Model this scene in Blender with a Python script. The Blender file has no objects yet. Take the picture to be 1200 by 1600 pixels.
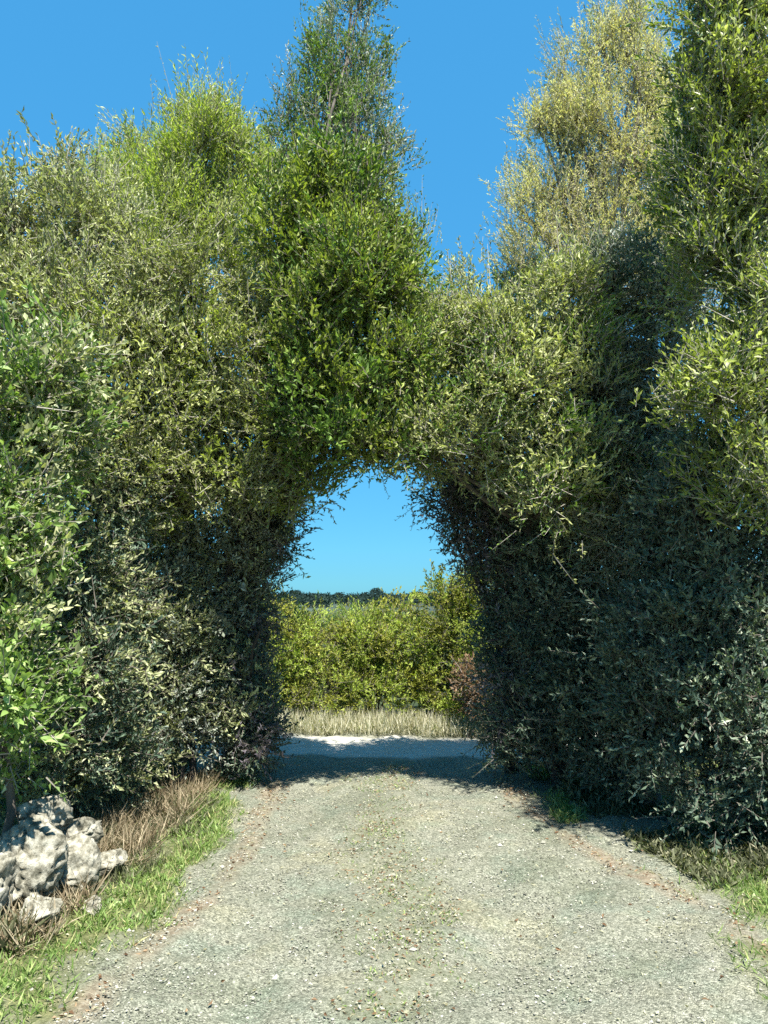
import bpy, bmesh, math, random
import numpy as np
from mathutils import Vector, noise as mnoise

S = bpy.context.scene
COL = S.collection
rng = np.random.default_rng(11)
random.seed(11)
R = math.radians

# ------------------------------------------------------------------ camera
F = 1155.0                       # focal length in pixels of the 1200 x 1600 photograph
CAM_H = 1.6
TILT = math.atan(137.0 / F)
cam_data = bpy.data.cameras.new('camera')
cam_data.sensor_fit = 'VERTICAL'
cam_data.sensor_height = 36.0
cam_data.lens = F / 1600.0 * 36.0
cam_data.clip_start = 0.05
cam_data.clip_end = 6000.0
cam = bpy.data.objects.new('camera', cam_data)
COL.objects.link(cam)
cam.location = (0, 0, CAM_H)
cam.rotation_euler = (math.pi / 2 + TILT, 0, 0)
S.camera = cam

# ------------------------------------------------------------------ light
SUN_EL, SUN_AZ = 60.0, 159.0     # azimuth clockwise from +Y (the view direction): behind the camera, to its right
world = bpy.data.worlds.new('World')
S.world = world
world.use_nodes = True
wn, wl = world.node_tree.nodes, world.node_tree.links
bg = wn['Background']
sky = wn.new('ShaderNodeTexSky')
sky.sky_type = 'NISHITA'
sky.sun_disc = False
sky.sun_elevation = R(SUN_EL)
sky.sun_rotation = R(SUN_AZ)
sky.altitude = 0.0
sky.air_density = 1.0
sky.dust_density = 0.2
sky.ozone_density = 2.5
hs = wn.new('ShaderNodeHueSaturation')
hs.inputs['Saturation'].default_value = 2.5
hs.inputs['Hue'].default_value = 0.484
gm = wn.new('ShaderNodeGamma')
gm.inputs[1].default_value = 0.24
tintn = wn.new('ShaderNodeMix')
tintn.data_type = 'RGBA'
tintn.blend_type = 'MULTIPLY'
tintn.inputs[0].default_value = 1.0
tintn.inputs[7].default_value = (0.36, 1.05, 1.56, 1)
wl.new(sky.outputs[0], gm.inputs[0])
wl.new(gm.outputs[0], hs.inputs['Color'])
wl.new(hs.outputs[0], tintn.inputs[6])
wl.new(tintn.outputs[2], bg.inputs['Color'])
bg.inputs['Strength'].default_value = 0.14

sun_data = bpy.data.lights.new('sun', 'SUN')
sun_data.energy = 5.0
sun_data.angle = R(0.53)
sun_data.color = (1.0, 0.95, 0.86)
sun = bpy.data.objects.new('sun', sun_data)
COL.objects.link(sun)
sd = Vector((math.sin(R(SUN_AZ)) * math.cos(R(SUN_EL)), math.cos(R(SUN_AZ)) * math.cos(R(SUN_EL)), math.sin(R(SUN_EL))))
sun.rotation_euler = sd.to_track_quat('Z', 'Y').to_euler()
sun.location = sd * 30

S.view_settings.view_transform = 'Standard'
S.view_settings.look = 'None'
S.view_settings.gamma = 1.0
S.view_settings.exposure = 1.55
S.view_settings.use_curve_mapping = False
S.render.engine = 'CYCLES'
S.cycles.max_bounces = 4
S.cycles.diffuse_bounces = 3
S.cycles.glossy_bounces = 2
S.cycles.transmission_bounces = 3
S.cycles.use_denoising = False

# ------------------------------------------------------------------ helpers
CT, ST = math.cos(TILT), math.sin(TILT)

def at(px, py, d):
    """The place at distance d (metres along +Y) seen at a pixel of the 1200 x 1600 photograph."""
    u, v = (px - 600.0) / F, (800.0 - py) / F
    dy = CT - v * ST
    k = d / dy
    return np.array((u * k, d, CAM_H + (v * CT + ST) * k))

def gnd(px, py):
    u, v = (px - 600.0) / F, (800.0 - py) / F
    k = -CAM_H / (v * CT + ST)
    return np.array((u * k, (CT - v * ST) * k, 0.0))

def to_px(x, y, z):
    zz = z - CAM_H
    fw = y * CT + zz * ST
    up = -y * ST + zz * CT
    fw = np.maximum(fw, 1e-3)
    return 600 + F * x / fw, 800 - F * up / fw

def link(name, me, mats=(), parent=None, kind=None, loc=None):
    o = bpy.data.objects.new(name, me)
    COL.objects.link(o)
    for m in mats:
        me.materials.append(m)
    if parent is not None:
        o.parent = parent
    if kind:
        o['kind'] = kind
    if loc is not None:
        o.location = loc
    return o

def thing(name, label, cat, loc, group=None):
    o = bpy.data.objects.new(name, None)
    o.empty_display_size = 0.2
    COL.objects.link(o)
    o.location = loc
    o['label'] = label
    o['category'] = cat
    if group:
        o['group'] = group
    return o

def mesh_np(name, verts, quads, tint=None, smooth=False, mat_idx=None):
    verts = np.ascontiguousarray(verts, dtype=np.float32)
    quads = np.ascontiguousarray(quads, dtype=np.int32)
    n, k = quads.shape
    me = bpy.data.meshes.new(name)
    me.vertices.add(len(verts))
    me.vertices.foreach_set('co', verts.ravel())
    me.loops.add(n * k)
    me.loops.foreach_set('vertex_index', quads.ravel())
    me.polygons.add(n)
    me.polygons.foreach_set('loop_start', np.arange(0, n * k, k, dtype=np.int32))
    me.polygons.foreach_set('loop_total', np.full(n, k, dtype=np.int32))
    me.polygons.foreach_set('use_smooth', np.full(n, smooth, dtype=bool))
    if mat_idx is not None:
        me.polygons.foreach_set('material_index', np.ascontiguousarray(mat_idx, dtype=np.int32))
    me.update(calc_edges=True)
    if tint is not None:
        a = me.attributes.new('tint', 'FLOAT', 'FACE')
        a.data.foreach_set('value', np.ascontiguousarray(tint, dtype=np.float32))
    return me

def unit(a):
    return a / np.maximum(np.linalg.norm(a, axis=-1, keepdims=True), 1e-9)

def rand_dir(n):
    return unit(rng.normal(size=(n, 3)))

# ------------------------------------------------------------------ materials
def new_mat(name):
    m = bpy.data.materials.new(name)
    m.use_nodes = True
    nt = m.node_tree
    nt.nodes.clear()
    out = nt.nodes.new('ShaderNodeOutputMaterial')
    return m, nt, out

def ramp(nt, stops, fac=None, interp='LINEAR'):
    r = nt.nodes.new('ShaderNodeValToRGB')
    r.color_ramp.interpolation = interp
    el = r.color_ramp.elements
    el[0].position, el[0].color = stops[0][0], (*stops[0][1], 1)
    el[1].position, el[1].color = stops[-1][0], (*stops[-1][1], 1)
    for p, c in stops[1:-1]:
        e = el.new(p)
        e.color = (*c, 1)
    if fac is not None:
        nt.links.new(fac, r.inputs[0])
    return r

def leaf_mat(name, stops, trans=0.35, rough=0.42, spec=0.5):
    rough, spec = rough + 0.12, spec * 0.7
    m, nt, out = new_mat(name)
    at_ = nt.nodes.new('ShaderNodeAttribute')
    at_.attribute_name = 'tint'
    r = ramp(nt, stops, at_.outputs['Fac'])
    p = nt.nodes.new('ShaderNodeBsdfPrincipled')
    p.inputs['Roughness'].default_value = rough
    p.inputs['Specular IOR Level'].default_value = spec
    nt.links.new(r.outputs[0], p.inputs['Base Color'])
    t = nt.nodes.new('ShaderNodeBsdfTranslucent')
    g = nt.nodes.new('ShaderNodeMix')
    g.data_type = 'RGBA'
    g.blend_type = 'MULTIPLY'
    g.inputs[0].default_value = 1.0
    nt.links.new(r.outputs[0], g.inputs[6])
    g.inputs[7].default_value = (1.25, 1.4, 0.55, 1)
    nt.links.new(g.outputs[2], t.inputs['Color'])
    mx = nt.nodes.new('ShaderNodeMixShader')
    mx.inputs[0].default_value = trans
    nt.links.new(p.outputs[0], mx.inputs[1])
    nt.links.new(t.outputs[0], mx.inputs[2])
    nt.links.new(mx.outputs[0], out.inputs['Surface'])
    return m

def bark_mat(name, c0, c1, scale=14.0):
    m, nt, out = new_mat(name)
    tc = nt.nodes.new('ShaderNodeTexCoord')
    mp = nt.nodes.new('ShaderNodeMapping')
    mp.inputs['Scale'].default_value = (1, 1, 0.25)
    nt.links.new(tc.outputs['Object'], mp.inputs[0])
    n = nt.nodes.new('ShaderNodeTexNoise')
    n.inputs['Scale'].default_value = scale
    n.inputs['Detail'].default_value = 6
    nt.links.new(mp.outputs[0], n.inputs['Vector'])
    r = ramp(nt, [(0.3, c0), (0.7, c1)], n.outputs['Fac'])
    p = nt.nodes.new('ShaderNodeBsdfPrincipled')
    p.inputs['Roughness'].default_value = 0.9
    nt.links.new(r.outputs[0], p.inputs['Base Color'])
    b = nt.nodes.new('ShaderNodeBump')
    b.inputs['Strength'].default_value = 0.6
    b.inputs['Distance'].default_value = 0.02
    nt.links.new(n.outputs['Fac'], b.inputs['Height'])
    nt.links.new(b.outputs[0], p.inputs['Normal'])
    nt.links.new(p.outputs[0], out.inputs['Surface'])
    return m

BARK = bark_mat('bark_grey_brown', (0.05, 0.042, 0.034), (0.16, 0.14, 0.115))
BARK_DARK = bark_mat('bark_dark', (0.022, 0.018, 0.016), (0.07, 0.058, 0.048))
BARK_PALE = bark_mat('bark_pale', (0.14, 0.125, 0.10), (0.32, 0.30, 0.26))

L = {
    'broad':  leaf_mat('leaf_broad_green', [(0, (0.048, 0.085, 0.022)), (0.45, (0.140, 0.225, 0.056)), (0.8, (0.263, 0.375, 0.112)), (1, (0.488, 0.581, 0.300))], 0.35, 0.35, 0.5),
    'grey':   leaf_mat('leaf_grey_olive', [(0, (0.101, 0.111, 0.055)), (0.5, (0.296, 0.321, 0.160)), (0.85, (0.494, 0.519, 0.296)), (1, (0.700, 0.700, 0.539))], 0.3, 0.45, 0.5),
    'yellow': leaf_mat('leaf_yellow_green', [(0, (0.165, 0.215, 0.033)), (0.5, (0.330, 0.413, 0.075)), (1, (0.528, 0.561, 0.182))], 0.4, 0.6, 0.3),
    'beige':  leaf_mat('leaf_olive_beige', [(0, (0.117, 0.129, 0.043)), (0.5, (0.351, 0.377, 0.156)), (0.85, (0.572, 0.598, 0.286)), (1, (0.700, 0.700, 0.448))], 0.32, 0.42, 0.5),
    'dark':   leaf_mat('leaf_dark_green', [(0, (0.038, 0.069, 0.015)), (0.55, (0.128, 0.219, 0.041)), (0.9, (0.308, 0.410, 0.090)), (1, (0.700, 0.700, 0.266))], 0.3, 0.38, 0.5),
    'khaki':  leaf_mat('leaf_khaki', [(0, (0.354, 0.318, 0.152)), (0.5, (0.584, 0.532, 0.293)), (1, (0.660, 0.660, 0.473))], 0.4, 0.6, 0.3),
    'silver': leaf_mat('leaf_silver_grey', [(0, (0.083, 0.103, 0.070)), (0.5, (0.253, 0.286, 0.220)), (0.85, (0.440, 0.473, 0.418)), (1, (0.620, 0.620, 0.620))], 0.22, 0.35, 0.6),
    'right':  leaf_mat('leaf_glossy_olive', [(0, (0.076, 0.101, 0.027)), (0.5, (0.247, 0.293, 0.079)), (0.8, (0.473, 0.517, 0.169)), (1, (0.700, 0.700, 0.517))], 0.3, 0.3, 0.6),
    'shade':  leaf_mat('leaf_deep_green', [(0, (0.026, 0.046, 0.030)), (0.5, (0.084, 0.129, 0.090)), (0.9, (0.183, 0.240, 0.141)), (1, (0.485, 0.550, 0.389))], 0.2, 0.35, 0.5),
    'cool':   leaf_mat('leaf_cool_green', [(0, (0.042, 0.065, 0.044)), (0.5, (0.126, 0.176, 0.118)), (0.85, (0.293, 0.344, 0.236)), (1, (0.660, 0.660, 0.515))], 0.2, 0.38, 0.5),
    'sunny':  leaf_mat('leaf_sunny_green', [(0, (0.09, 0.12, 0.02)), (0.5, (0.20, 0.25, 0.045)), (0.85, (0.32, 0.37, 0.09)), (1, (0.48, 0.50, 0.20))], 0.38, 0.4, 0.5),
    'wood':   leaf_mat('leaf_far_wood', [(0, (0.006, 0.016, 0.014)), (0.5, (0.014, 0.03, 0.026)), (1, (0.03, 0.055, 0.042))], 0.15, 0.6, 0.2),
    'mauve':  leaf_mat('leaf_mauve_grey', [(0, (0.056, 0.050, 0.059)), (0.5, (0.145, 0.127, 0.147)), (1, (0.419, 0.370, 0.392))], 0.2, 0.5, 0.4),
    'olive':  leaf_mat('leaf_olive_scrub', [(0, (0.094, 0.109, 0.016)), (0.6, (0.218, 0.234, 0.031)), (0.92, (0.374, 0.374, 0.078)), (1, (0.624, 0.593, 0.250))], 0.25, 0.5, 0.3),
    'rust':   leaf_mat('leaf_rust', [(0, (0.10, 0.055, 0.03)), (0.5, (0.19, 0.115, 0.065)), (1, (0.33, 0.24, 0.15))], 0.25, 0.6, 0.3),
    'pale':   leaf_mat('leaf_pale_grey_green', [(0, (0.168, 0.203, 0.154)), (0.5, (0.308, 0.357, 0.301)), (1, (0.504, 0.546, 0.504))], 0.3, 0.5, 0.4),
    'grass':  leaf_mat('grass_blade', [(0, (0.068, 0.128, 0.027)), (0.5, (0.165, 0.255, 0.068)), (0.85, (0.300, 0.375, 0.135)), (1, (0.510, 0.465, 0.240))], 0.35, 0.5, 0.3),
    'straw':  leaf_mat('straw_blade', [(0, (0.24, 0.22, 0.13)), (0.5, (0.40, 0.38, 0.27)), (1, (0.58, 0.56, 0.46))], 0.35, 0.55, 0.3),
    'brown':  leaf_mat('dry_stalk', [(0, (0.10, 0.075, 0.045)), (0.5, (0.22, 0.175, 0.11)), (1, (0.42, 0.36, 0.25))], 0.25, 0.6, 0.3),
    'weed':   leaf_mat('weed_leaf', [(0, (0.035, 0.042, 0.02)), (0.5, (0.09, 0.10, 0.05)), (0.85, (0.17, 0.18, 0.10)), (1, (0.32, 0.30, 0.21))], 0.3, 0.5, 0.3),
}

# ------------------------------------------------------------------ ground
def ground_height(x, y):
    """Gentle relief, with banks outside the gravel."""
    h = 0.02 * np.sin(x * 1.7 + 0.4) * np.sin(y * 1.3) + 0.012 * np.sin(x * 4.1 + y * 2.2) + 0.008 * np.sin(x * 9.0 - y * 7.0)
    near = np.clip(1 - (y - 9.0) / 6.0, 0, 1)
    le = -2.25 + 0.12 * np.maximum(y - 4, 0)
    h = h + near * 0.22 * np.clip((le - x) / 0.8, 0, 1) ** 1.5
    h = h + near * 0.22 * np.clip((x - (2.3 - 0.02 * y)) / 0.9, 0, 1) ** 1.5
    rut = np.exp(-((np.abs(x - 0.05) - 0.62) / 0.2) ** 2) * np.clip((8.5 - y) / 2, 0, 1)
    return h - 0.018 * rut + 0.012 * np.exp(-((x - 0.05) / 0.3) ** 2) * np.clip((8.5 - y) / 2, 0, 1)

def vnoise(x, y, s, seed=0.0):
    """cheap smooth value noise, vectorised"""
    x = x * s + seed * 17.3
    y = y * s + seed * 9.1
    xi, yi = np.floor(x), np.floor(y)
    fx, fy = x - xi, y - yi
    fx, fy = fx * fx * (3 - 2 * fx), fy * fy * (3 - 2 * fy)
    def hsh(a, b):
        v = np.sin(a * 127.1 + b * 311.7) * 43758.5453
        return v - np.floor(v)
    return (hsh(xi, yi) * (1 - fx) + hsh(xi + 1, yi) * fx) * (1 - fy) + (hsh(xi, yi + 1) * (1 - fx) + hsh(xi + 1, yi + 1) * fx) * fy

def band(y_line, xs, ys, x, y, half):
    """1 inside a strip that follows the polyline xs(ys), fading at its edges"""
    c = np.interp(y, ys, xs)
    w = np.interp(y, ys, half)
    return np.clip(1.4 * (1 - np.abs(x - c) / w), 0, 1)

def strip(points, x, y):
    """points: (px, py, half width px) on the photograph's ground, turned into metres once"""
    P = []
    for px, py, w in points:
        g = gnd(px, py)
        P.append((g[1], g[0], w * g[1] / F))
    P.sort()
    P = np.array(P)
    inside = (y > P[0, 0]) & (y < P[-1, 0])
    return band(None, P[:, 1], P[:, 0], x, y, P[:, 2]) * inside

GRASS_L = [(-130, 1660, 200), (-40, 1590, 170), (85, 1490, 150), (232, 1390, 98), (305, 1300, 72), (345, 1230, 56), (360, 1196, 44)]
GRASS_R = [(1400, 1600, 170), (1290, 1500, 150), (1180, 1405, 120), (1090, 1348, 95), (1040, 1325, 70), (1000, 1310, 44)]
GRASS_R2 = [(890, 1285, 40), (870, 1250, 40), (855, 1215, 40), (845, 1195, 36)]
RUST_L = [(110, 1610, 60), (150, 1560, 50), (255, 1470, 42), (340, 1390, 32), (385, 1330, 26), (405, 1280, 24), (425, 1235, 30), (430, 1215, 28)]
RUST_R = [(1330, 1590, 60), (1190, 1478, 50), (1110, 1420, 44), (1010, 1372, 40), (950, 1342, 36), (880, 1305, 28), (815, 1258, 30), (785, 1215, 30)]
RUST_C = [(640, 1210, 60), (620, 1195, 60)]
ISLAND = [(625, 1600, 150), (622, 1460, 130), (615, 1380, 112), (612, 1300, 95), (606, 1240, 80), (600, 1200, 66), (598, 1186, 60)]
CROSS_Y = (7.75, 9.0)

def zones(x, y):
    nz = vnoise(x, y, 2.6, 1) * 0.6 + vnoise(x, y, 7.5, 2) * 0.4
    def soft(v):
        return np.clip((v * 0.9 + (nz - 0.5) * 1.7 - 0.28) * 1.5, 0, 1) * (v > 0)
    grass = np.maximum.reduce([strip(GRASS_L, x, y), strip(GRASS_R, x, y), 0.75 * strip(GRASS_R2, x, y)])
    verge = np.clip(np.maximum((-2.0 - x + 0.1 * np.maximum(y - 4, 0)) / 0.5, (x - 2.15) / 0.5), 0, 1)
    rust = np.maximum.reduce([strip(RUST_L, x, y), strip(RUST_R, x, y), strip(RUST_C, x, y)])
    isl = strip(ISLAND, x, y)
    cross = np.clip((y - CROSS_Y[0] + (nz - 0.5) * 0.25) * 8, 0, 1) * np.clip((CROSS_Y[1] - y + (nz - 0.5) * 0.4) * 6, 0, 1)
    field = np.clip((y - CROSS_Y[1]) / 0.4, 0, 1)
    return soft(np.maximum(grass, verge * 0.8)), soft(rust), np.maximum(soft(isl), 0), cross, field

def axis(lo, hi, step, far_lo, far_hi):
    a = np.arange(lo, hi + 1e-6, step)
    up, s, v = [], step, hi
    while v < far_hi:
        s *= 1.22
        v += s
        up.append(v)
    dn, s, v = [], step, lo
    while v > far_lo:
        s *= 1.22
        v -= s
        dn.append(v)
    return np.array(dn[::-1] + list(a) + up)

gx = axis(-4.2, 4.2, 0.045, -2500, 2500)
gy = axis(1.6, 9.6, 0.045, -60, 3000)
GX, GY = np.meshgrid(gx, gy)
GZ = ground_height(GX, GY)
zg, zr, zi, zc, zf = zones(GX, GY)
GZ = GZ + (vnoise(GX, GY, 22, 5) - 0.5) * 0.012 + (vnoise(GX, GY, 9, 6) - 0.5) * 0.02 * (1 - zc)
nx, ny = len(gx), len(gy)
ii = np.arange(nx * ny).reshape(ny, nx)
quads = np.stack([ii[:-1, :-1], ii[:-1, 1:], ii[1:, 1:], ii[1:, :-1]], -1).reshape(-1, 4)
me = mesh_np('ground', np.stack([GX, GY, GZ], -1).reshape(-1, 3), quads, smooth=True)
for nm, arr in (('z_grass', zg), ('z_rust', zr), ('z_island', zi), ('z_cross', zc), ('z_field', zf)):
    a = me.attributes.new(nm, 'FLOAT', 'POINT')
    a.data.foreach_set('value', np.ascontiguousarray(arr.ravel(), dtype=np.float32))

m, nt, out = new_mat('gravel_ground')
tc = nt.nodes.new('ShaderNodeTexCoord')
def NZ(scale, detail=4, rough=0.6):
    n = nt.nodes.new('ShaderNodeTexNoise')
    n.inputs['Scale'].default_value = scale
    n.inputs['Detail'].default_value = detail
    n.inputs['Roughness'].default_value = rough
    nt.links.new(tc.outputs['Object'], n.inputs['Vector'])
    return n
def VOR(scale):
    n = nt.nodes.new('ShaderNodeTexVoronoi')
    n.inputs['Scale'].default_value = scale
    nt.links.new(tc.outputs['Object'], n.inputs['Vector'])
    return n
def MIX(fac, a, b, mode='MIX'):
    x = nt.nodes.new('ShaderNodeMix')
    x.data_type = 'RGBA'
    x.blend_type = mode
    if isinstance(fac, float):
        x.inputs[0].default_value = fac
    else:
        nt.links.new(fac, x.inputs[0])
    for k, v in ((6, a), (7, b)):
        if isinstance(v, tuple):
            x.inputs[k].default_value = (*v, 1)
        else:
            nt.links.new(v, x.inputs[k])
    return x.outputs[2]
def ATT(n):
    a = nt.nodes.new('ShaderNodeAttribute')
    a.attribute_name = n
    return a.outputs['Fac']
v1, v2 = VOR(150.0), VOR(70.0)
sep1 = nt.nodes.new('ShaderNodeSeparateColor')
nt.links.new(v1.outputs['Color'], sep1.inputs[0])
sep2 = nt.nodes.new('ShaderNodeSeparateColor')
nt.links.new(v2.outputs['Color'], sep2.inputs[0])
g1 = ramp(nt, [(0.0, (0.036, 0.04, 0.028)), (0.3, (0.118, 0.123, 0.092)), (0.7, (0.21, 0.216, 0.166)), (1, (0.40, 0.40, 0.32))], sep1.outputs[0])
g2 = ramp(nt, [(0.0, (0.065, 0.07, 0.052)), (0.5, (0.15, 0.155, 0.12)), (1, (0.27, 0.27, 0.215))], sep2.outputs[1])
gravel = MIX(0.4, g1.outputs[0], g2.outputs[0])
patch = ramp(nt, [(0.36, (0.80, 0.83, 0.78)), (0.52, (1.0, 1.0, 1.0)), (0.66, (1.10, 1.06, 0.95))], NZ(1.4, 5).outputs['Fac'])
gravel = MIX(1.0, gravel, patch.outputs[0], 'MULTIPLY')
cool = ramp(nt, [(0.50, (1, 1, 1)), (0.64, (0.90, 0.97, 0.97))], NZ(3.1, 3).outputs['Fac'])
gravel = MIX(1.0, gravel, cool.outputs[0], 'MULTIPLY')
soilg = ramp(nt, [(0.35, (0.06, 0.07, 0.025)), (0.55, (0.12, 0.13, 0.055)), (0.7, (0.19, 0.18, 0.09))], NZ(28, 6).outputs['Fac'])
rustc = ramp(nt, [(0.35, (0.115, 0.09, 0.06)), (0.55, (0.21, 0.175, 0.125)), (0.7, (0.30, 0.27, 0.205))], NZ(34, 6).outputs['Fac'])
islc = ramp(nt, [(0.35, (0.085, 0.095, 0.05)), (0.55, (0.15, 0.155, 0.10)), (0.7, (0.21, 0.205, 0.16))], NZ(22, 6).outputs['Fac'])
crossc = ramp(nt, [(0.3, (0.36, 0.35, 0.30)), (0.7, (0.48, 0.47, 0.42))], NZ(9, 5).outputs['Fac'])
fieldc = ramp(nt, [(0.35, (0.02, 0.032, 0.012)), (0.5, (0.036, 0.052, 0.02)), (0.68, (0.07, 0.08, 0.035))], NZ(0.9, 8).outputs['Fac'])
wk = nt.nodes.new('ShaderNodeMath')
wk.operation = 'MULTIPLY'
wk.inputs[1].default_value = 0.55
nt.links.new(ATT('z_island'), wk.inputs[0])
c = MIX(wk.outputs[0], gravel, islc.outputs[0])
rk_ = nt.nodes.new('ShaderNodeMath')
rk_.operation = 'MULTIPLY'
nt.links.new(ATT('z_rust'), rk_.inputs[0])
rk2 = ramp(nt, [(0.38, (0.25, 0.25, 0.25)), (0.6, (1, 1, 1))], NZ(5.5, 5).outputs['Fac'])
nt.links.new(rk2.outputs[0], rk_.inputs[1])
c = MIX(rk_.outputs[0], c, rustc.outputs[0])
c = MIX(ATT('z_grass'), c, soilg.outputs[0])
c = MIX(ATT('z_cross'), c, crossc.outputs[0])
c = MIX(ATT('z_field'), c, fieldc.outputs[0])
p = nt.nodes.new('ShaderNodeBsdfPrincipled')
p.inputs['Roughness'].default_value = 0.95
p.inputs['Specular IOR Level'].default_value = 0.2
nt.links.new(c, p.inputs['Base Color'])
b = nt.nodes.new('ShaderNodeBump')
b.inputs['Strength'].default_value = 0.8
b.inputs['Distance'].default_value = 0.007
nt.links.new(v1.outputs['Distance'], b.inputs['Height'])
b.invert = True
nt.links.new(b.outputs[0], p.inputs['Normal'])
nt.links.new(p.outputs[0], out.inputs['Surface'])
link('ground', me, [m], kind='structure')

# ------------------------------------------------------------------ hill far behind
def build_hill():
    xs = np.linspace(-300, 300, 260)
    ys = np.geomspace(62, 420, 80)
    X, Y = np.meshgrid(xs, ys)
    prof = np.clip((Y - 62) / 190, 0, 1)
    prof = prof * prof * (3 - 2 * prof)
    H = 1.4 + 1.2 * vnoise(X, Y, 0.018, 3) + 0.5 * vnoise(X, Y, 0.07, 4)
    Z = prof * H + 0.35 * vnoise(X, Y, 0.5, 7) * prof - 0.3
    i = np.arange(X.size).reshape(X.shape)
    q = np.stack([i[:-1, :-1], i[:-1, 1:], i[1:, 1:], i[1:, :-1]], -1).reshape(-1, 4)
    hm = mesh_np('hill', np.stack([X, Y, Z], -1).reshape(-1, 3), q, smooth=True)
    m, nt, out = new_mat('hill_scrub')
    tc = nt.nodes.new('ShaderNodeTexCoord')
    n = nt.nodes.new('ShaderNodeTexNoise')
    n.inputs['Scale'].default_value = 0.22
    n.inputs['Detail'].default_value = 8
    nt.links.new(tc.outputs['Object'], n.inputs['Vector'])
    r = ramp(nt, [(0.36, (0.012, 0.024, 0.018)), (0.5, (0.024, 0.042, 0.030)), (0.66, (0.05, 0.07, 0.04))], n.outputs['Fac'])
    p = nt.nodes.new('ShaderNodeBsdfPrincipled')
    p.inputs['Roughness'].default_value = 1.0
    nt.links.new(r.outputs[0], p.inputs['Base Color'])
    nt.links.new(p.outputs[0], out.inputs['Surface'])
    link('hill', hm, [m], kind='structure')
build_hill()

# ------------------------------------------------------------------ plant builders
def leaves_mesh(name, pos, axis_dir, length, width, tint, fold=0.25, mat_idx=None):
    """one bent leaf (a quad folded along its midrib) per row"""
    n = len(pos)
    side = unit(np.cross(axis_dir, rand_dir(n)))
    nor = np.cross(side, axis_dir)
    length = np.broadcast_to(length, (n,))[:, None]
    width = np.broadcast_to(width, (n,))[:, None]
    mid = pos + axis_dir * length * 0.48
    lift = nor * width * fold
    V = np.empty((n, 4, 3), dtype=np.float32)
    V[:, 0] = pos
    V[:, 1] = mid + side * width * 0.5 + lift
    V[:, 2] = pos + axis_dir * length - nor * length * 0.12
    V[:, 3] = mid - side * width * 0.5 + lift
    idx = np.arange(n * 4, dtype=np.int32).reshape(n, 4)
    return mesh_np(name, V.reshape(-1, 3), idx, tint, mat_idx=mat_idx)

def tubes_mesh(name, paths, sides):
    """paths: list of (points (k,3), radii (k,))"""
    VV, QQ, off = [], [], 0
    for (pts, rad), sd_ in zip(paths, sides):
        pts = np.asarray(pts, float)
        k = len(pts)
        t = np.gradient(pts, axis=0)
        t = unit(t)
        ref = np.array((0.31, 0.77, 0.56)) if abs(t[0] @ np.array((0.31, 0.77, 0.56))) < 0.9 else np.array((1.0, 0, 0))
        u = unit(np.cross(t, ref))
        w = np.cross(t, u)
        a = np.arange(sd_) * 2 * math.pi / sd_
        ring = pts[:, None] + np.asarray(rad)[:, None, None] * (np.cos(a)[None, :, None] * u[:, None] + np.sin(a)[None, :, None] * w[:, None])
        VV.append(ring.reshape(-1, 3))
        i = off + np.arange(k * sd_).reshape(k, sd_)
        j = np.roll(i, -1, axis=1)
        QQ.append(np.stack([i[:-1], j[:-1], j[1:], i[1:]], -1).reshape(-1, 4))
        off += k * sd_
    return mesh_np(name, np.concatenate(VV), np.concatenate(QQ), smooth=True)

def wander(a, b, k, amp):
    t = np.linspace(0, 1, k)[:, None]
    p = a + (b - a) * t
    w = rng.normal(size=(k, 3)) * amp
    w[0] = 0
    w[-1] = 0
    w = (w + np.roll(w, 1, 0)) / 2
    w[0] = 0
    return p + w

def sticks(name, p0, p1, r0, r1):
    """many thin three-sided twigs at once"""
    n = len(p0)
    t = unit(p1 - p0)
    u = unit(np.cross(t, rand_dir(n)))
    w = np.cross(t, u)
    V = np.empty((n, 6, 3), dtype=np.float32)
    for k in range(3):
        a = k * 2.0944
        d = math.cos(a) * u + math.sin(a) * w
        V[:, k] = p0 + d * np.asarray(r0).reshape(-1, 1)
        V[:, 3 + k] = p1 + d * np.asarray(r1).reshape(-1, 1)
    b = (np.arange(n) * 6)[:, None, None]
    q = np.array([[0, 1, 4, 3], [1, 2, 5, 4], [2, 0, 3, 5]])[None] + b
    return V.reshape(-1, 3), q.reshape(-1, 4)

LEAF_COUNT = [0]
DENSE, BIG = 1.4, 1.24

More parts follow.
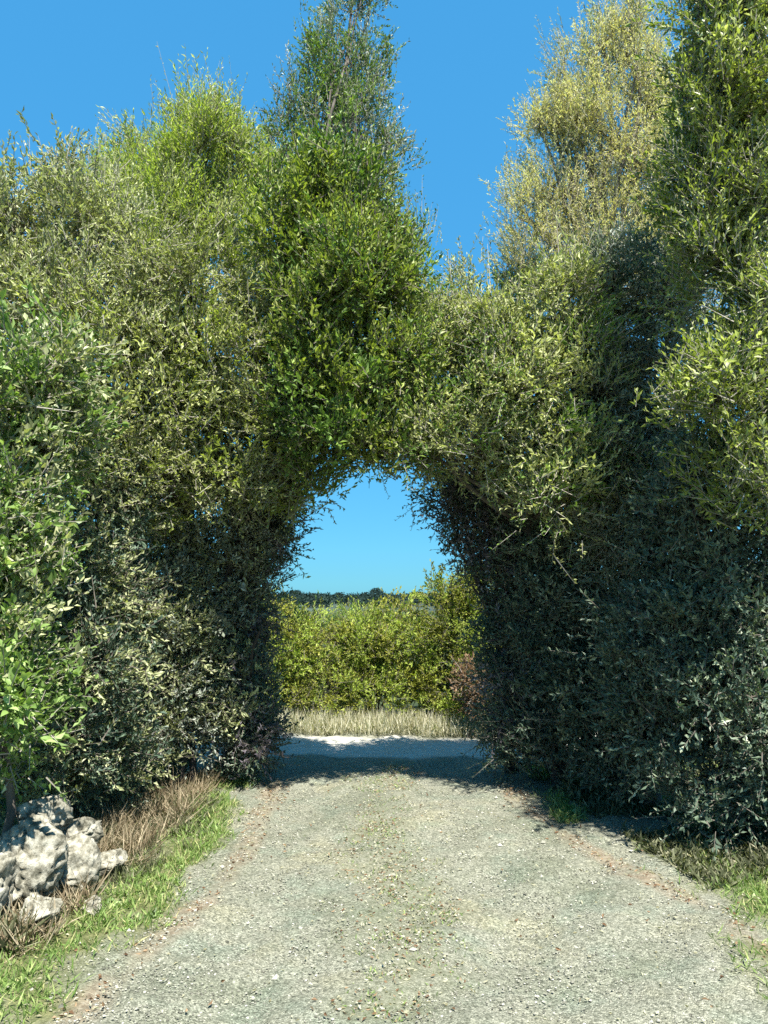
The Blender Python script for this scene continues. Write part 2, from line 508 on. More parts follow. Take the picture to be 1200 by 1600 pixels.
def plant(name, label, cat, base, blobs, leaf, mat, twigs, per_twig=9, clump=0.16, twig_len=0.24, up=0.35,
          trunk_r=0.05, bark=None, group=None, shoots=0, stems=1, fork=0.45, tint_pow=1.3, singles=0, spread=0.75, hollow=0.3, mat2=None, frac2=0.3):
    """A tree or shrub: a tapered trunk, limbs to every lobe of the crown, twigs, and real leaves on the twigs.
    base: ground point; blobs: (px, py, d, rx, ry, rd) lobes of the crown (pixels of the photograph at distance d; rd metres)."""
    bark = bark or BARK
    twigs = int(twigs * DENSE)
    leaf = (leaf[0] * BIG, leaf[1] * BIG)
    trunk_r *= 0.75
    base = np.array((base[0], base[1], float(ground_height(np.array(base[0]), np.array(base[1]))) - 0.04))
    C_ = np.array([at(bl[0], bl[1], bl[2]) for bl in blobs])
    Rr = np.array([(bl[3] * bl[2] / F, bl[5], bl[4] * bl[2] / F) for bl in blobs])
    root = thing(name, label, cat, base, group)
    C_ = C_ - base
    # trunk(s) and limbs
    cen = C_.mean(0)
    top = np.array((cen[0], cen[1], max(cen[2], 0.15)))
    paths, sides = [], []
    forks = []
    for s_ in range(stems):
        o = np.array((rng.normal() * 0.06, rng.normal() * 0.06, 0.0)) * (stems > 1)
        e = top * np.array((1, 1, 1.0)) + rng.normal(size=3) * 0.12 * (stems > 1)
        pth = wander(o, e, 9, 0.04 + 0.012 * e[2])
        tt = np.linspace(0, 1, 9)[:, None]
        pth[:, :2] += ((tt ** 2.4 - tt) * (e - o)[None])[:, :2]
        paths.append((pth, trunk_r * np.array((1.75, 1.15, 1.02, 0.95, 0.86, 0.76, 0.66, 0.54, 0.42)) / (1 + 0.35 * (stems - 1))))
        sides.append(9)
        forks += [pth[int(len(pth) * fork) + q] for q in range(3)]
    tm = tubes_mesh('trunk', paths, sides)
    link('trunk', tm, [bark], root)
    forks = np.array(forks)
    # clumps of twigs inside the lobes
    vol = (Rr[:, 0] * Rr[:, 2]) * (0.4 + Rr[:, 1])
    area = Rr[:, 0] * Rr[:, 2]
    nclump = max(6, int(twigs / 13))
    # small side lobes keep the outline uneven
    m_ = len(blobs)
    pick = rng.choice(m_, m_, p=None)
    C_ = np.concatenate([C_, C_[pick] + unit(rng.normal(size=(m_, 3)) + np.array((0, 0, .35))) * Rr[pick] * rng.uniform(0.75, 1.0, (m_, 1))])
    Rr = np.concatenate([Rr, Rr[pick] * rng.uniform(0.28, 0.5, (m_, 1))])
    area = Rr[:, 0] * Rr[:, 2]
    which = rng.choice(len(C_), nclump, p=area / area.sum())
    dirs = rand_dir(nclump)
    rad = hollow + (1 - hollow) * rng.random(nclump) ** 0.5
    cl = C_[which] + dirs * rad[:, None] * Rr[which]
    paths, sides = [], []
    for k in range(len(C_)):
        f = forks[np.argmin(np.linalg.norm(forks - C_[k], axis=1))]
        ln = np.linalg.norm(C_[k] - f)
        paths.append((wander(f, C_[k], 6, 0.05 * ln), trunk_r * np.linspace(0.5, 0.16, 6)))
        sides.append(6)
    for q in range(nclump):
        if rng.random() < 0.55:
            ln = np.linalg.norm(cl[q] - C_[which[q]])
            paths.append((wander(C_[which[q]], cl[q], 4, 0.06 * ln), np.linspace(0.16 * trunk_r + 0.002, 0.0022, 4)))
            sides.append(4)
    bm_ = tubes_mesh('branch', paths, sides)
    link('branch', bm_, [bark], root, kind='stuff')
    # twigs
    tw = rng.integers(0, nclump, twigs)
    cscale = clump * rng.uniform(0.5, 1.5, nclump)
    p0 = cl[tw] + rng.normal(size=(twigs, 3)) * cscale[tw][:, None] * 0.6
    outw = unit(p0 - C_[which[tw]])
    cd = rand_dir(nclump)
    d0 = unit(outw * 0.5 + cd[tw] * 0.45 + rand_dir(twigs) * spread * 0.75 + np.array((0, 0, up)))
    tl = twig_len * rng.uniform(0.5, 1.35, twigs)
    if shoots:
        si = np.argsort(-(p0[:, 2] + rng.normal(size=twigs) * 0.3))[:shoots]
        d0[si] = unit(np.stack([rng.normal(size=shoots) * 0.22, rng.normal(size=shoots) * 0.22, np.ones(shoots)], -1))
        tl[si] *= rng.uniform(1.2, 2.6, shoots)
    p1 = p0 + d0 * tl[:, None]
    V, Q = sticks('twig', p0, p1, rng.uniform(0.002, 0.005, twigs), np.full(twigs, 0.0013))
    link('twig', mesh_np('twig', V, Q), [BARK_PALE if bark is not BARK_DARK else BARK], root, kind='stuff')
    # leaves
    n = twigs * per_twig
    LEAF_COUNT[0] += n
    ti = np.repeat(np.arange(twigs), per_twig)
    s_ = np.tile((np.arange(per_twig) + 0.5) / per_twig, twigs) + rng.uniform(-0.06, 0.06, n)
    pos = p0[ti] + d0[ti] * (tl[ti] * s_)[:, None]
    ax = unit(d0[ti] * 0.75 + rand_dir(n) * 0.7 + np.array((0, 0, 0.12)))
    lt = rng.random(nclump)
    tint = np.clip(0.55 * rng.random(n) ** tint_pow + 0.45 * lt[tw][ti], 0, 1)
    mi = (rng.random(nclump) < frac2)[tw][ti].astype(np.int32) * (mat2 is not None)
    csz = rng.uniform(0.65, 1.35, nclump)[tw][ti]
    ln = csz * leaf[0] * rng.uniform(0.6, 1.25, n)
    wd = csz * leaf[1] * rng.uniform(0.7, 1.2, n)
    keep = np.ones(n, bool)
    chosen = None
    if singles:
        wpos = pos + base
        px, py = to_px(wpos[:, 0], wpos[:, 1], wpos[:, 2])
        vis = np.where((px > 4) & (px < 1196) & (py > 4) & (py < 1596))[0]
        order = vis[np.argsort(wpos[vis, 1] + rng.random(len(vis)) * 0.15)][:singles]
        keep[order] = False
        chosen = order
    cm = leaves_mesh('crown', pos[keep], ax[keep], ln[keep], wd[keep], tint[keep], mat_idx=mi[keep])
    link('crown', cm, [L[mat]] + ([L[mat2]] if mat2 else []), root, kind='stuff')
    if chosen is not None:
        protos = []
        for q in range(4):
            pm = single_leaf_mesh(leaf[0] * (0.9 + 0.12 * q), leaf[1] * (1.05 + 0.05 * q), 0.2 + 0.22 * q)
            pm.materials.append(L[mat])
            protos.append(pm)
        for k in chosen:
            o = bpy.data.objects.new('leaf', protos[int(rng.integers(0, 4))])
            COL.objects.link(o)
            o.parent = root
            o.location = pos[k]
            o.rotation_euler = Vector(ax[k]).to_track_quat('Y', 'Z').to_euler()
            o.rotation_euler.rotate_axis('Y', rng.uniform(-0.9, 0.9))
    return root

def single_leaf_mesh(ln, wd, tint):
    ys = np.array((0.0, 0.18, 0.42, 0.7, 1.0)) * ln
    ws = np.array((0.06, 0.36, 0.5, 0.34, 0.02)) * wd
    zs = np.array((0.0, 0.02, 0.03, 0.0, -0.10)) * ln
    V = []
    for y, w, z in zip(ys, ws, zs):
        V += [(-w, y, z + w * 0.35), (0, y, z), (w, y, z + w * 0.35)]
    Q = []
    for k in range(4):
        a = k * 3
        Q += [(a, a + 1, a + 4, a + 3), (a + 1, a + 2, a + 5, a + 4)]
    return mesh_np('leaf', np.array(V), np.array(Q), np.full(len(Q), tint), smooth=True)

G = gnd
def B(px, d):
    return np.array(((px - 600.0) / F * d * 1.0, d))

# ---- trees behind the screen
plant('feathery_tree', 'yellow-green feathery tree rising above the grey-green canopy at left', 'tree', B(200, 9.6),
      [(215, 300, 9.6, 60, 80, .6), (310, 270, 9.6, 80, 85, .7), (250, 370, 9.4, 110, 70, .8), (375, 300, 9.6, 45, 75, .5), (350, 380, 9.5, 70, 60, .6), (300, 215, 9.6, 28, 35, .25), (225, 225, 9.6, 16, 40, .18), (375, 245, 9.6, 18, 35, .18)],
      (0.050, 0.013), 'yellow', 4300, 12, 0.2, 0.34, 0.9, 0.10, group='tall trees behind the arch', shoots=70, spread=0.5, hollow=.1, mat2='beige', frac2=.3)
plant('slender_tree', 'tall slender green tree reaching the top edge of the picture', 'tree', B(395, 10.4),
      [(548, 20, 10.4, 48, 75, .4), (575, -60, 10.4, 45, 80, .4), (525, 110, 10.4, 58, 70, .45), (572, 120, 10.4, 40, 75, .4), (495, 180, 10.4, 60, 60, .45), (565, 210, 10.4, 55, 70, .45), (440, 240, 10.4, 34, 40, .3), (485, 80, 10.4, 14, 60, .15), (465, 265, 10.4, 60, 50, .4), (600, 280, 10.4, 45, 70, .4), (535, 300, 10.4, 70, 50, .5)],
      (0.042, 0.016), 'dark', 2900, 9, 0.16, 0.26, 0.8, 0.08, BARK, group='tall trees behind the arch', shoots=70, spread=0.6, mat2='silver', frac2=.25)
plant('slender_tree', 'lower green tree with bare shoots in the dip of the canopy right of centre', 'tree', B(800, 10.4),
      [(705, 500, 10.4, 40, 30, .4), (722, 440, 10.4, 18, 40, .25), (815, 460, 10.4, 34, 40, .4), (655, 490, 10.4, 35, 35, .4), (720, 520, 10.4, 80, 40, .5), (780, 530, 10.4, 60, 40, .5), (640, 400, 10.4, 22, 50, .3)],
      (0.042, 0.016), 'dark', 1700, 9, 0.16, 0.26, 0.8, 0.07, BARK, group='tall trees behind the arch', shoots=60, spread=0.6, mat2='beige', frac2=.4)
plant('feathery_tree', 'tall khaki feathery tree against the sky beside the right-hand leafy tree', 'tree', B(1005, 10.2),
      [(940, 70, 10.2, 28, 65, .35), (980, 90, 10.2, 38, 75, .45), (1020, 150, 10.2, 34, 90, .4), (900, 190, 10.2, 45, 75, .45), (960, 230, 10.2, 80, 90, .7), (1030, 290, 10.2, 70, 100, .7), (885, 300, 10.2, 70, 70, .55), (835, 350, 10.2, 45, 50, .4), (930, 390, 10.2, 90, 80, .7), (840, 200, 10.2, 38, 30, .25), (880, 110, 10.2, 18, 30, .2), (1020, 400, 10.2, 80, 70, .6), (820, 420, 10.2, 40, 45, .4)],
      (0.044, 0.010), 'khaki', 5600, 15, 0.2, 0.36, 0.9, 0.11, group='tall trees behind the arch', shoots=90, spread=0.5, hollow=.1, mat2='grey', frac2=.15)

# ---- the leafy screen with its arch
plant('olive_tree', 'grey-green bushy tree with bare twigs on top at the far left', 'tree', B(60, 5.9),
      [(-40, 400, 5.9, 90, 100, .6), (60, 370, 5.9, 80, 90, .6), (150, 370, 5.9, 75, 90, .6), (20, 500, 5.7, 110, 100, .7), (140, 490, 5.7, 100, 90, .7), (230, 460, 5.9, 60, 70, .5), (120, 300, 5.9, 40, 50, .3)],
      (0.036, 0.014), 'grey', 4300, 9, 0.13, 0.20, 0.5, 0.07, BARK_PALE, group='trees of the leafy screen', shoots=70, mat2='beige', frac2=.4)
plant('olive_tree', 'beige-green tree over the left shoulder of the arch', 'tree', B(280, 7.1),
      [(300, 470, 6.0, 110, 70, .6), (200, 560, 5.8, 120, 80, .7), (340, 570, 6.0, 110, 90, .7), (250, 660, 5.9, 130, 80, .7), (400, 650, 6.1, 80, 90, .6), (130, 680, 5.7, 90, 80, .6), (360, 735, 6.0, 80, 60, .5), (430, 510, 6.1, 60, 80, .5), (180, 770, 5.8, 60, 60, .45), (270, 760, 5.9, 80, 60, .5), (440, 745, 6.1, 55, 40, .4)],
      (0.036, 0.014), 'beige', 6500, 9, 0.13, 0.20, 0.35, 0.085, BARK, group='trees of the leafy screen', mat2='sunny', frac2=.25)
plant('evergreen_tree', 'dense green tree over the crown of the arch, left of the notch of sky', 'tree', B(372, 7.1),
      [(505, 290, 5.8, 35, 60, .35), (440, 300, 5.8, 35, 50, .35), (560, 320, 5.8, 50, 80, .45), (460, 380, 5.8, 65, 75, .5), (540, 430, 5.7, 80, 90, .6), (610, 430, 5.8, 40, 80, .4), (500, 520, 5.7, 70, 90, .55), (560, 600, 5.7, 70, 90, .55), (520, 680, 5.7, 70, 50, .5), (470, 620, 5.7, 50, 80, .45), (620, 560, 5.8, 45, 70, .4), (475, 748, 5.9, 45, 25, .3), (600, 700, 5.8, 70, 35, .4)],
      (0.04, 0.017), 'dark', 5400, 9, 0.13, 0.20, 0.6, 0.085, BARK_DARK, group='trees of the leafy screen', shoots=70, mat2='sunny', frac2=.6)
plant('olive_tree', 'yellowish olive tree over the right shoulder of the arch', 'tree', B(860, 7.1),
      [(690, 520, 6.1, 40, 50, .4), (770, 545, 6.0, 60, 55, .5), (870, 500, 6.0, 65, 65, .55), (800, 610, 5.9, 90, 70, .6), (680, 620, 6.0, 70, 65, .5), (900, 600, 5.9, 70, 90, .55), (740, 690, 5.9, 90, 50, .5), (850, 700, 5.9, 80, 70, .5), (650, 690, 6.0, 60, 45, .45), (920, 730, 5.9, 55, 65, .4), (860, 780, 5.8, 60, 50, .4)],
      (0.038, 0.014), 'beige', 5400, 9, 0.13, 0.20, 0.35, 0.085, BARK, group='trees of the leafy screen', shoots=60, mat2='dark', frac2=.25)
plant('willow_leaved_tree', 'grey-leaved tree between the arch and the tall right-edge tree', 'tree', B(1003, 6.0),
      [(960, 450, 6.1, 70, 60, .45), (1040, 480, 6.0, 60, 80, .45), (950, 560, 6.1, 70, 80, .45), (1030, 620, 6.0, 65, 90, .45), (960, 690, 6.1, 70, 80, .45), (1030, 770, 6.0, 70, 70, .45), (965, 810, 6.1, 60, 70, .4), (990, 890, 6.0, 55, 60, .4)],
      (0.040, 0.013), 'silver', 4400, 9, 0.12, 0.20, 0.3, 0.07, group='trees of the leafy screen', mat2='cool', frac2=.4)
plant('leafy_tree', 'tall glossy olive-green tree along the right edge, nearest the camera', 'tree', B(1290, 4.8),
      [(1120, 40, 4.6, 70, 90, .4), (1190, -60, 4.6, 90, 90, .5), (1130, 180, 4.6, 75, 90, .45), (1210, 150, 4.5, 80, 110, .5), (1110, 300, 4.6, 70, 90, .4), (1190, 330, 4.5, 80, 100, .5), (1130, 420, 4.6, 60, 70, .4), (1210, 480, 4.5, 70, 90, .45), (1150, 580, 4.4, 70, 50, .35), (1110, 630, 4.4, 60, 45, .3), (1190, 650, 4.4, 60, 80, .4), (1180, 740, 4.4, 70, 60, .4)],
      (0.034, 0.014), 'right', 4900, 9, 0.12, 0.19, 0.55, 0.085, group='trees of the leafy screen', shoots=90, singles=220, mat2='sunny', frac2=.35)
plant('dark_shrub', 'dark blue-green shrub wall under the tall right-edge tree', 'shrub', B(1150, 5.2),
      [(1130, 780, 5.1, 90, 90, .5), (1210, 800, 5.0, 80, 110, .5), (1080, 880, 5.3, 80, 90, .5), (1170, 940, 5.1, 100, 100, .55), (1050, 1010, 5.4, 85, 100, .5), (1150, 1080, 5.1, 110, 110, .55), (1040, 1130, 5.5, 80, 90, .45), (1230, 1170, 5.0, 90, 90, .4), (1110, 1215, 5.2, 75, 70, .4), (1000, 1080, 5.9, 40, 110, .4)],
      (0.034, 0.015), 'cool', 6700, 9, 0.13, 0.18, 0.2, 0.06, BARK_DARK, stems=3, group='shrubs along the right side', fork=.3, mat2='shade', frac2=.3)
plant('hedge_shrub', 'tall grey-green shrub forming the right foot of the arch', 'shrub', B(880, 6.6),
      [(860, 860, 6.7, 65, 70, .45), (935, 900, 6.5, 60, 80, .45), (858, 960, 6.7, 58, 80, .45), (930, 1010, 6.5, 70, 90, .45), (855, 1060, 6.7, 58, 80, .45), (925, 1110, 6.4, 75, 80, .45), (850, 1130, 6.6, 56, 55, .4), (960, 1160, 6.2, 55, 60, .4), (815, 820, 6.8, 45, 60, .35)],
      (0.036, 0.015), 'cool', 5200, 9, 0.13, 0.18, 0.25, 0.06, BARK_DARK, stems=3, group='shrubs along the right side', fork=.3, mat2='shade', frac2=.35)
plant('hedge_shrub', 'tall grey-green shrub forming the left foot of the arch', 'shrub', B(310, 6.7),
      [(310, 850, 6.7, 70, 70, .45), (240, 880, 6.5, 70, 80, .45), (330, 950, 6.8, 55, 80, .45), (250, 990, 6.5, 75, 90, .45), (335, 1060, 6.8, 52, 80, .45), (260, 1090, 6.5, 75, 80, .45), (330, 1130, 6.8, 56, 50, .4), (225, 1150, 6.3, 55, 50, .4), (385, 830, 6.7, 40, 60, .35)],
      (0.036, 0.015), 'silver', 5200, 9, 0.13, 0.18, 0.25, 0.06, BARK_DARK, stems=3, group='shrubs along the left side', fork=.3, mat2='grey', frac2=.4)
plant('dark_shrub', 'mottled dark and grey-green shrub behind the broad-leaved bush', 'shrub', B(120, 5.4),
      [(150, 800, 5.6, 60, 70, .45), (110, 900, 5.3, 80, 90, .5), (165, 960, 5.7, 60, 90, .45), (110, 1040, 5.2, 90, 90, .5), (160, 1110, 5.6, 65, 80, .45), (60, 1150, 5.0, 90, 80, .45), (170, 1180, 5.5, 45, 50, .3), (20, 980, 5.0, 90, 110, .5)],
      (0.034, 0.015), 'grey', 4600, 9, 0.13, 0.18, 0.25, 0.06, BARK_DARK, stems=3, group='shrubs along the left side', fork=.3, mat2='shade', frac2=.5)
plant('broadleaf_bush', 'green broad-leaved bush at the left edge above the boulders', 'bush', B(-20, 4.0),
      [(10, 620, 4.3, 80, 70, .4), (90, 680, 4.5, 50, 60, .35), (10, 780, 4.2, 65, 70, .4), (-30, 880, 4.0, 70, 80, .4), (30, 870, 4.2, 45, 50, .3), (-20, 1000, 4.0, 55, 70, .35), (-5, 1090, 3.9, 65, 65, .35), (-25, 1165, 3.9, 50, 40, .3), (60, 590, 4.5, 60, 45, .35)],
      (0.040, 0.021), 'broad', 2500, 8, 0.12, 0.18, 0.35, 0.05, stems=3, group='shrubs along the left side', singles=280, fork=.3, mat2='grey', frac2=.4)
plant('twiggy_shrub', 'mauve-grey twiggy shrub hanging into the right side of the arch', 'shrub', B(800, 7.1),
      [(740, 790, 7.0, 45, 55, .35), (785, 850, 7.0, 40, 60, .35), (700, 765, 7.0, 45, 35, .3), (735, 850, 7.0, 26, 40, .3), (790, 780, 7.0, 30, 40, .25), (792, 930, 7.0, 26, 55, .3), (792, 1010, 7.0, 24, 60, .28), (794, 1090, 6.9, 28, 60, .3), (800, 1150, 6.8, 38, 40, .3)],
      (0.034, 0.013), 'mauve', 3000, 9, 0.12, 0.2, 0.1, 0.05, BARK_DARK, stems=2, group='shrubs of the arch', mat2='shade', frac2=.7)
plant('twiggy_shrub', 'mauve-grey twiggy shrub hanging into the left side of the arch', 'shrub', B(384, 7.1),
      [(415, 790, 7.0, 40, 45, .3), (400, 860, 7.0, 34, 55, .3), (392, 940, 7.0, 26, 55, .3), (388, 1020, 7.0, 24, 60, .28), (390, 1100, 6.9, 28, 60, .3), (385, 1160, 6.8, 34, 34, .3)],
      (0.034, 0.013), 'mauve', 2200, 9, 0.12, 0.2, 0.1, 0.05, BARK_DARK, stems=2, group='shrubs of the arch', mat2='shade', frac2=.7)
# ---- beyond the arch
for lab, base, bl, tw in (
    ('low yellow-green scrub bush at the left of the view through the arch', B(455, 9.9), [(430, 1020, 9.9, 60, 60, .45), (490, 1015, 9.9, 60, 50, .45), (445, 1095, 9.8, 60, 55, .45), (510, 1090, 9.8, 60, 60, .45)], 2300),
    ('low yellow-green scrub bush in the middle of the view through the arch', B(595, 10.1), [(570, 1012, 10.1, 60, 50, .45), (635, 1005, 10.1, 60, 55, .45), (580, 1090, 10.0, 70, 60, .45), (650, 1090, 10.0, 60, 60, .45)], 2400),
    ('bright yellow-green shrub, taller than its neighbours, at the right of the view through the arch', B(735, 9.9), [(700, 975, 9.9, 50, 65, .4), (755, 1000, 9.9, 50, 70, .4), (710, 1080, 9.8, 50, 65, .45), (765, 1100, 9.8, 45, 55, .4), (705, 930, 9.9, 30, 35, .3), (755, 930, 9.9, 36, 45, .35)], 2400)):
    plant('scrub_bush', lab, 'bush', base, bl, (0.036, 0.015), 'olive', tw, 9, 0.12, 0.17, 0.3, 0.03, BARK_DARK, stems=3, group='scrub beyond the arch', fork=.3, mat2='yellow', frac2=.45)
plant('rust_bush', 'small rust-brown bush at the right foot of the scrub', 'bush', B(738, 9.0),
      [(735, 1070, 9.0, 20, 28, .2), (742, 1115, 9.0, 20, 25, .18)], (0.036, 0.014), 'rust', 260, 8, 0.08, 0.14, 0.3, 0.02, stems=2)
for lab, base, bl, tw in (
    ('green bush far out in the field at the left of the arch', B(440, 15.0), [(430, 985, 15, 40, 30, .7), (470, 1000, 15, 40, 30, .7)], 700),
    ('green bush far out in the field in the middle of the arch', B(580, 18.0), [(560, 985, 18, 60, 20, .8), (620, 990, 18, 50, 22, .8)], 900)):
    plant('field_bush', lab, 'bush', base, bl, (0.06, 0.022), 'dark', tw, 9, 0.2, 0.25, 0.35, 0.03, stems=3, group='bushes in the field', fork=.3, mat2='olive')

# ------------------------------------------------------------------ far trees on the ridge
def far_tree(label, px, py, d, w, h):
    b = at(px, py, d)
    t = thing('ridge_tree', label, 'tree', b, 'trees on the far ridge')
    n = 500
    dirs = rand_dir(n)
    pos = dirs * (rng.random(n) ** 0.4)[:, None] * np.array((w, w, h * 0.4)) + np.array((0, 0, h * 0.7))
    link('crown', leaves_mesh('crown', pos, rand_dir(n), 0.5, 0.3, rng.random(n)), [L['wood']], t, kind='stuff')
    link('trunk', tubes_mesh('trunk', [(np.array(((0, 0, -1.0), (0.05, 0, h * 0.3), (0, 0, h * 0.7))), np.array((0.2, 0.15, 0.08)))], [6]), [BARK_DARK], t)
def ridge_wood():
    """the unbroken wood that covers the far ridge: crowns of leaf clumps standing on the hill"""
    n = 900
    y = rng.uniform(120, 250, n)
    x = rng.uniform(-0.42, 0.42, n) * y
    prof = np.clip((y - 62) / 190, 0, 1)
    z0 = prof * prof * (3 - 2 * prof) * 1.9 - 0.2
    sz = rng.uniform(0.7, 1.5, n)
    m_ = 60
    d = rand_dir(n * m_) * (rng.random(n * m_) ** 0.4)[:, None]
    k = np.repeat(np.arange(n), m_)
    pos = np.stack([x[k], y[k], z0[k] + 0.7 * sz[k]], -1) + d * np.stack([sz[k] * 1.3, sz[k] * 1.3, sz[k] * 0.9], -1)
    t = np.clip(0.5 * rng.random(n * m_) + 0.5 * rng.random(n)[k], 0, 1)
    link('wood', leaves_mesh('wood', pos, rand_dir(n * m_), 0.55, 0.35, t), [L['wood']], kind='stuff')
ridge_wood()
far_tree('wide dark tree on the far ridge at the left of the arch', 462, 934, 240, 2.4, 2.2)
far_tree('small round dark tree on the far ridge, between two wider ones', 530, 934, 240, 1.0, 1.4)
far_tree('tallest dark tree on the far ridge, near the middle of the arch', 588, 934, 240, 2.3, 2.8)
far_tree('low dark tree on the far ridge, right of the middle of the arch', 648, 934, 240, 1.9, 1.6)

# ------------------------------------------------------------------ stones
def stone_mat():
    m, nt, out = new_mat('pale_limestone')
    tc = nt.nodes.new('ShaderNodeTexCoord')
    n = nt.nodes.new('ShaderNodeTexNoise')
    n.inputs['Scale'].default_value = 16
    n.inputs['Detail'].default_value = 9
    n.inputs['Roughness'].default_value = 0.7
    nt.links.new(tc.outputs['Object'], n.inputs['Vector'])
    r = ramp(nt, [(0.32, (0.03, 0.03, 0.02)), (0.42, (0.11, 0.105, 0.075)), (0.50, (0.22, 0.21, 0.165)), (0.60, (0.36, 0.35, 0.285)), (0.74, (0.46, 0.45, 0.38))], n.outputs['Fac'])
    p = nt.nodes.new('ShaderNodeBsdfPrincipled')
    p.inputs['Roughness'].default_value = 0.9
    nt.links.new(r.outputs[0], p.inputs['Base Color'])
    b = nt.nodes.new('ShaderNodeBump')
    b.inputs['Strength'].default_value = 0.9
    b.inputs['Distance'].default_value = 0.02
    nt.links.new(n.outputs['Fac'], b.inputs['Height'])
    nt.links.new(b.outputs[0], p.inputs['Normal'])
    nt.links.new(p.outputs[0], out.inputs['Surface'])
    return m
STONE = stone_mat()

def rock(label, x, y, z, sx, sy, sz, seed, group, sub=5):
    bm = bmesh.new()
    bmesh.ops.create_icosphere(bm, subdivisions=sub, radius=1.0)
    rr = random.Random(seed)
    cuts = []
    for _ in range(11):
        v = Vector((rr.gauss(0, 1), rr.gauss(0, 1), rr.gauss(0, 1))).normalized()
        cuts.append((v, rr.uniform(0.45, 0.8)))
    off = Vector((seed * 3.1, seed * 1.7, seed * 0.3))
    for v in bm.verts:
        q = v.co.copy()
        for nrm, dd in cuts:
            s = q.dot(nrm)
            if s > dd:
                q -= nrm * (s - dd) * 0.92
        crack = max(0.0, 0.10 - abs(mnoise.noise(v.co * 2.1 - off))) / 0.10
        crack2 = max(0.0, 0.08 - abs(mnoise.noise(v.co * 5.3 + off * 2))) / 0.08
        q += v.co * (0.16 * mnoise.noise(v.co * 1.6 + off) + 0.06 * mnoise.noise(v.co * 6 + off) + 0.035 * mnoise.noise(v.co * 15 + off) - 0.13 * crack - 0.05 * crack2)
        v.co = Vector((q.x * sx, q.y * sy, q.z * sz))
    me = bpy.data.meshes.new('boulder')
    bm.to_mesh(me)
    bm.free()
    for pl in me.polygons:
        pl.use_smooth = True
    o = link('boulder', me, [STONE])
    o.location = (x, y, z)
    o.rotation_euler = (rr.uniform(-.3, .3), rr.uniform(-.3, .3), rr.uniform(0, 6.28))
    o['label'] = label
    o['category'] = 'boulder'
    o['group'] = group
    return o

gl = 'boulders under the left bush'
def rk(label, px, py, d, w, h, seed, group):
    c = at(px, py, d)
    s = d / F
    rock(label, c[0], c[1], c[2] - 0.035, w * s * 1.15, w * s * 0.95, h * s * 1.2, seed, group)
rk('largest mottled boulder at the left edge under the green bush', 36, 1335, 4.0, 66, 56, 1, gl)
rk('mottled boulder half cut off by the left edge of the picture', -12, 1392, 3.75, 46, 52, 2, gl)
rk('pale boulder at the right end of the left rock heap', 106, 1352, 4.15, 40, 46, 3, gl)
rk('pale stone on top of the left rock heap', 62, 1268, 4.25, 42, 30, 4, gl)
rk('low stone at the front foot of the left rock heap', 62, 1412, 3.75, 36, 22, 5, gl)
rk('small stone lying in the grass right of the left rock heap', 146, 1408, 3.98, 20, 15, 6, gl)
rk('rounded pale stone behind the left rock heap in the hedge foot', 132, 1292, 4.45, 34, 28, 21, gl)
rk('broken pale stone half buried between the heap and the hedge', 172, 1335, 4.5, 24, 20, 22, gl)

# ------------------------------------------------------------------ gravel, grass, litter
def scatter_stones(name, n, xr, yr, smin, smax, weight, kind='stuff', mats=None):
    m_ = n * 3
    x = rng.uniform(*xr, m_)
    y = yr[0] + (yr[1] - yr[0]) * rng.random(m_) ** 1.5
    zs = zones(x, y)
    w = weight(zs, x, y)
    k = rng.random(m_) < w
    x, y = x[k][:n], y[k][:n]
    n = len(x)
    z = ground_height(x, y)
    s = smin + (smax - smin) * rng.random(n) ** 3
    T = np.array([(1, 0, 0), (-1, 0, 0), (0, 1, 0), (0, -1, 0), (0, 0, 1), (0, 0, -1)], float)
    V = T[None] * rng.uniform(0.6, 1.2, (n, 6, 1)) + rng.normal(size=(n, 6, 3)) * 0.15
    V *= s[:, None, None] * np.array((1, 1, 0.6))
    a = rng.uniform(0, 6.28, n)
    ca, sa = np.cos(a)[:, None], np.sin(a)[:, None]
    V = np.stack([V[..., 0] * ca - V[..., 1] * sa, V[..., 0] * sa + V[..., 1] * ca, V[..., 2]], -1)
    V += np.stack([x, y, z + s * 0.2], -1)[:, None]
    Fc = np.array([(0, 2, 4), (2, 1, 4), (1, 3, 4), (3, 0, 4), (2, 0, 5), (1, 2, 5), (3, 1, 5), (0, 3, 5)])
    q = (Fc[None] + (np.arange(n) * 6)[:, None, None]).reshape(-1, 3)
    link(name, mesh_np(name, V.reshape(-1, 3), q, np.repeat(rng.random(n), 8)), mats, kind=kind)

PEB = leaf_mat('pebble', [(0, (0.075, 0.075, 0.06)), (0.5, (0.20, 0.198, 0.16)), (0.85, (0.33, 0.325, 0.27)), (1, (0.46, 0.45, 0.40))], 0.0, 0.9, 0.2)
scatter_stones('gravel', 60000, (-2.6, 2.8), (2.5, 7.6), 0.0025, 0.008, lambda z, x, y: 0.35 + 0.4 * z[1] + 0.2 * z[2] - 0.3 * z[0], mats=[PEB])
scatter_stones('rubble', 500, (-2.6, 2.8), (2.6, 7.2), 0.008, 0.024, lambda z, x, y: 0.12 + 0.4 * z[1] + 0.3 * z[2], mats=[PEB])

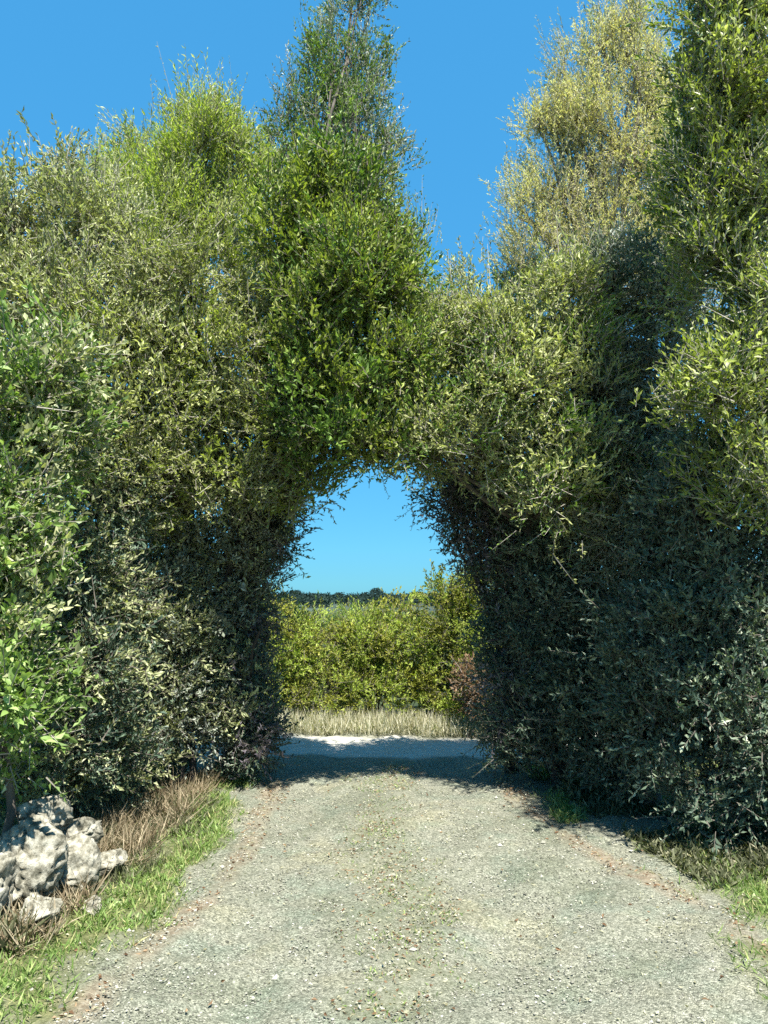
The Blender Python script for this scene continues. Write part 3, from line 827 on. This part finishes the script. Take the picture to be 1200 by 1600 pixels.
def blades(name, n, xr, yr, weight, h, w, mat, lean=0.5, clumps=True, zoff=0.0):
    m_ = n * 5
    if clumps:
        nc = m_ // 14
        cx = rng.uniform(*xr, nc)
        cy = rng.uniform(*yr, nc)
        ci = rng.integers(0, nc, m_)
        x = cx[ci] + rng.normal(size=m_) * 0.025
        y = cy[ci] + rng.normal(size=m_) * 0.025
    else:
        x = rng.uniform(*xr, m_)
        y = rng.uniform(*yr, m_)
    wt = weight(zones(x, y), x, y)
    k = rng.random(m_) < wt
    x, y = x[k][:n], y[k][:n]
    n = len(x)
    pos = np.stack([x, y, ground_height(x, y) + zoff - 0.004], -1)
    ax = unit(np.stack([rng.normal(size=n) * lean, rng.normal(size=n) * lean, np.ones(n)], -1))
    hh = h * rng.uniform(0.4, 1.3, n)
    link(name, leaves_mesh(name, pos, ax, hh, w * rng.uniform(0.7, 1.3, n), rng.random(n)), [L[mat]], kind='stuff')

blades('grass', 46000, (-3.6, 3.6), (2.6, 7.7), lambda z, x, y: z[0] * (0.35 + 0.6 * vnoise(x, y, 2.2, 31)), 0.07, 0.006, 'grass', 0.8)
blades('weeds', 7000, (-3.6, 3.6), (2.6, 7.7), lambda z, x, y: z[0] * 0.6 * (vnoise(x, y, 3.0, 33) > .55), 0.045, 0.02, 'broad', 1.3)
blades('grass', 8000, (-0.9, 1.0), (2.6, 7.4), lambda z, x, y: z[2] * 0.25 * (0.3 + vnoise(x, y, 3.0, 12)), 0.03, 0.005, 'grass', 1.0)
blades('tall_grass', 7000, (-2.2, 2.4), (8.95, 9.5), lambda z, x, y: 0.7, 0.26, 0.010, 'straw', 0.35)
blades('dry_grass', 9000, (-2.6, -1.3), (4.0, 7.0), lambda z, x, y: 0.5 * (x < -1.45 - 0.1 * np.sin(y * 5)) * (vnoise(x, y, 3.4, 9) > .35), 0.10, 0.006, 'weed', 0.9)
blades('undergrowth', 14000, (1.35, 3.6), (4.2, 7.4), lambda z, x, y: 0.6 * (x > 2.6 - 0.18 * y) * (vnoise(x, y, 3.1, 8) > .35), 0.09, 0.016, 'weed', 1.2)
blades('undergrowth', 8000, (-3.4, -1.15), (5.0, 7.6), lambda z, x, y: 0.6 * (x < -0.6 - 0.12 * y) * (vnoise(x, y, 3.1, 18) > .4), 0.09, 0.016, 'weed', 1.2)

def litter(name, n, xr, yr, weight, mat, s):
    m_ = n * 5
    x = rng.uniform(*xr, m_)
    y = rng.uniform(*yr, m_)
    k = rng.random(m_) < weight(zones(x, y), x, y)
    x, y = x[k][:n], y[k][:n]
    n = len(x)
    pos = np.stack([x, y, ground_height(x, y) + 0.006 + rng.random(n) * 0.012], -1)
    ax = unit(np.stack([rng.normal(size=n), rng.normal(size=n), rng.normal(size=n) * 0.2], -1))
    link(name, leaves_mesh(name, pos, ax, s * rng.uniform(0.6, 1.3, n), s * 0.45, rng.random(n)), [L[mat]], kind='stuff')
litter('fallen_leaves', 4500, (-3.0, 3.2), (2.6, 7.6), lambda z, x, y: z[1] * 0.6 * (0.2 + vnoise(x, y, 3.5, 51)) + 0.015, 'rust', 0.028)
litter('fallen_leaves', 6000, (-2.6, 2.8), (2.6, 7.6), lambda z, x, y: 0.06 + 0.3 * z[1] + 0.35 * z[2], 'straw', 0.022)
litter('fallen_leaves', 1200, (-0.7, 0.8), (2.6, 7.6), lambda z, x, y: 0.5 * z[2], 'rust', 0.022)
blades('dry_brush', 9000, (-2.45, -1.2), (3.5, 6.9), lambda z, x, y: 0.6 * (x < -1.62 + 0.03 * y) * (vnoise(x, y, 5.0, 41) > .4), 0.19, 0.006, 'brown', 0.8)
blades('dry_brush', 6000, (-2.45, -1.45), (3.5, 5.2), lambda z, x, y: 0.6 * (x < -1.25 - 0.12 * y) * (vnoise(x, y, 5.0, 43) > .4), 0.16, 0.014, 'weed', 0.9)
print('leaves', LEAF_COUNT[0])
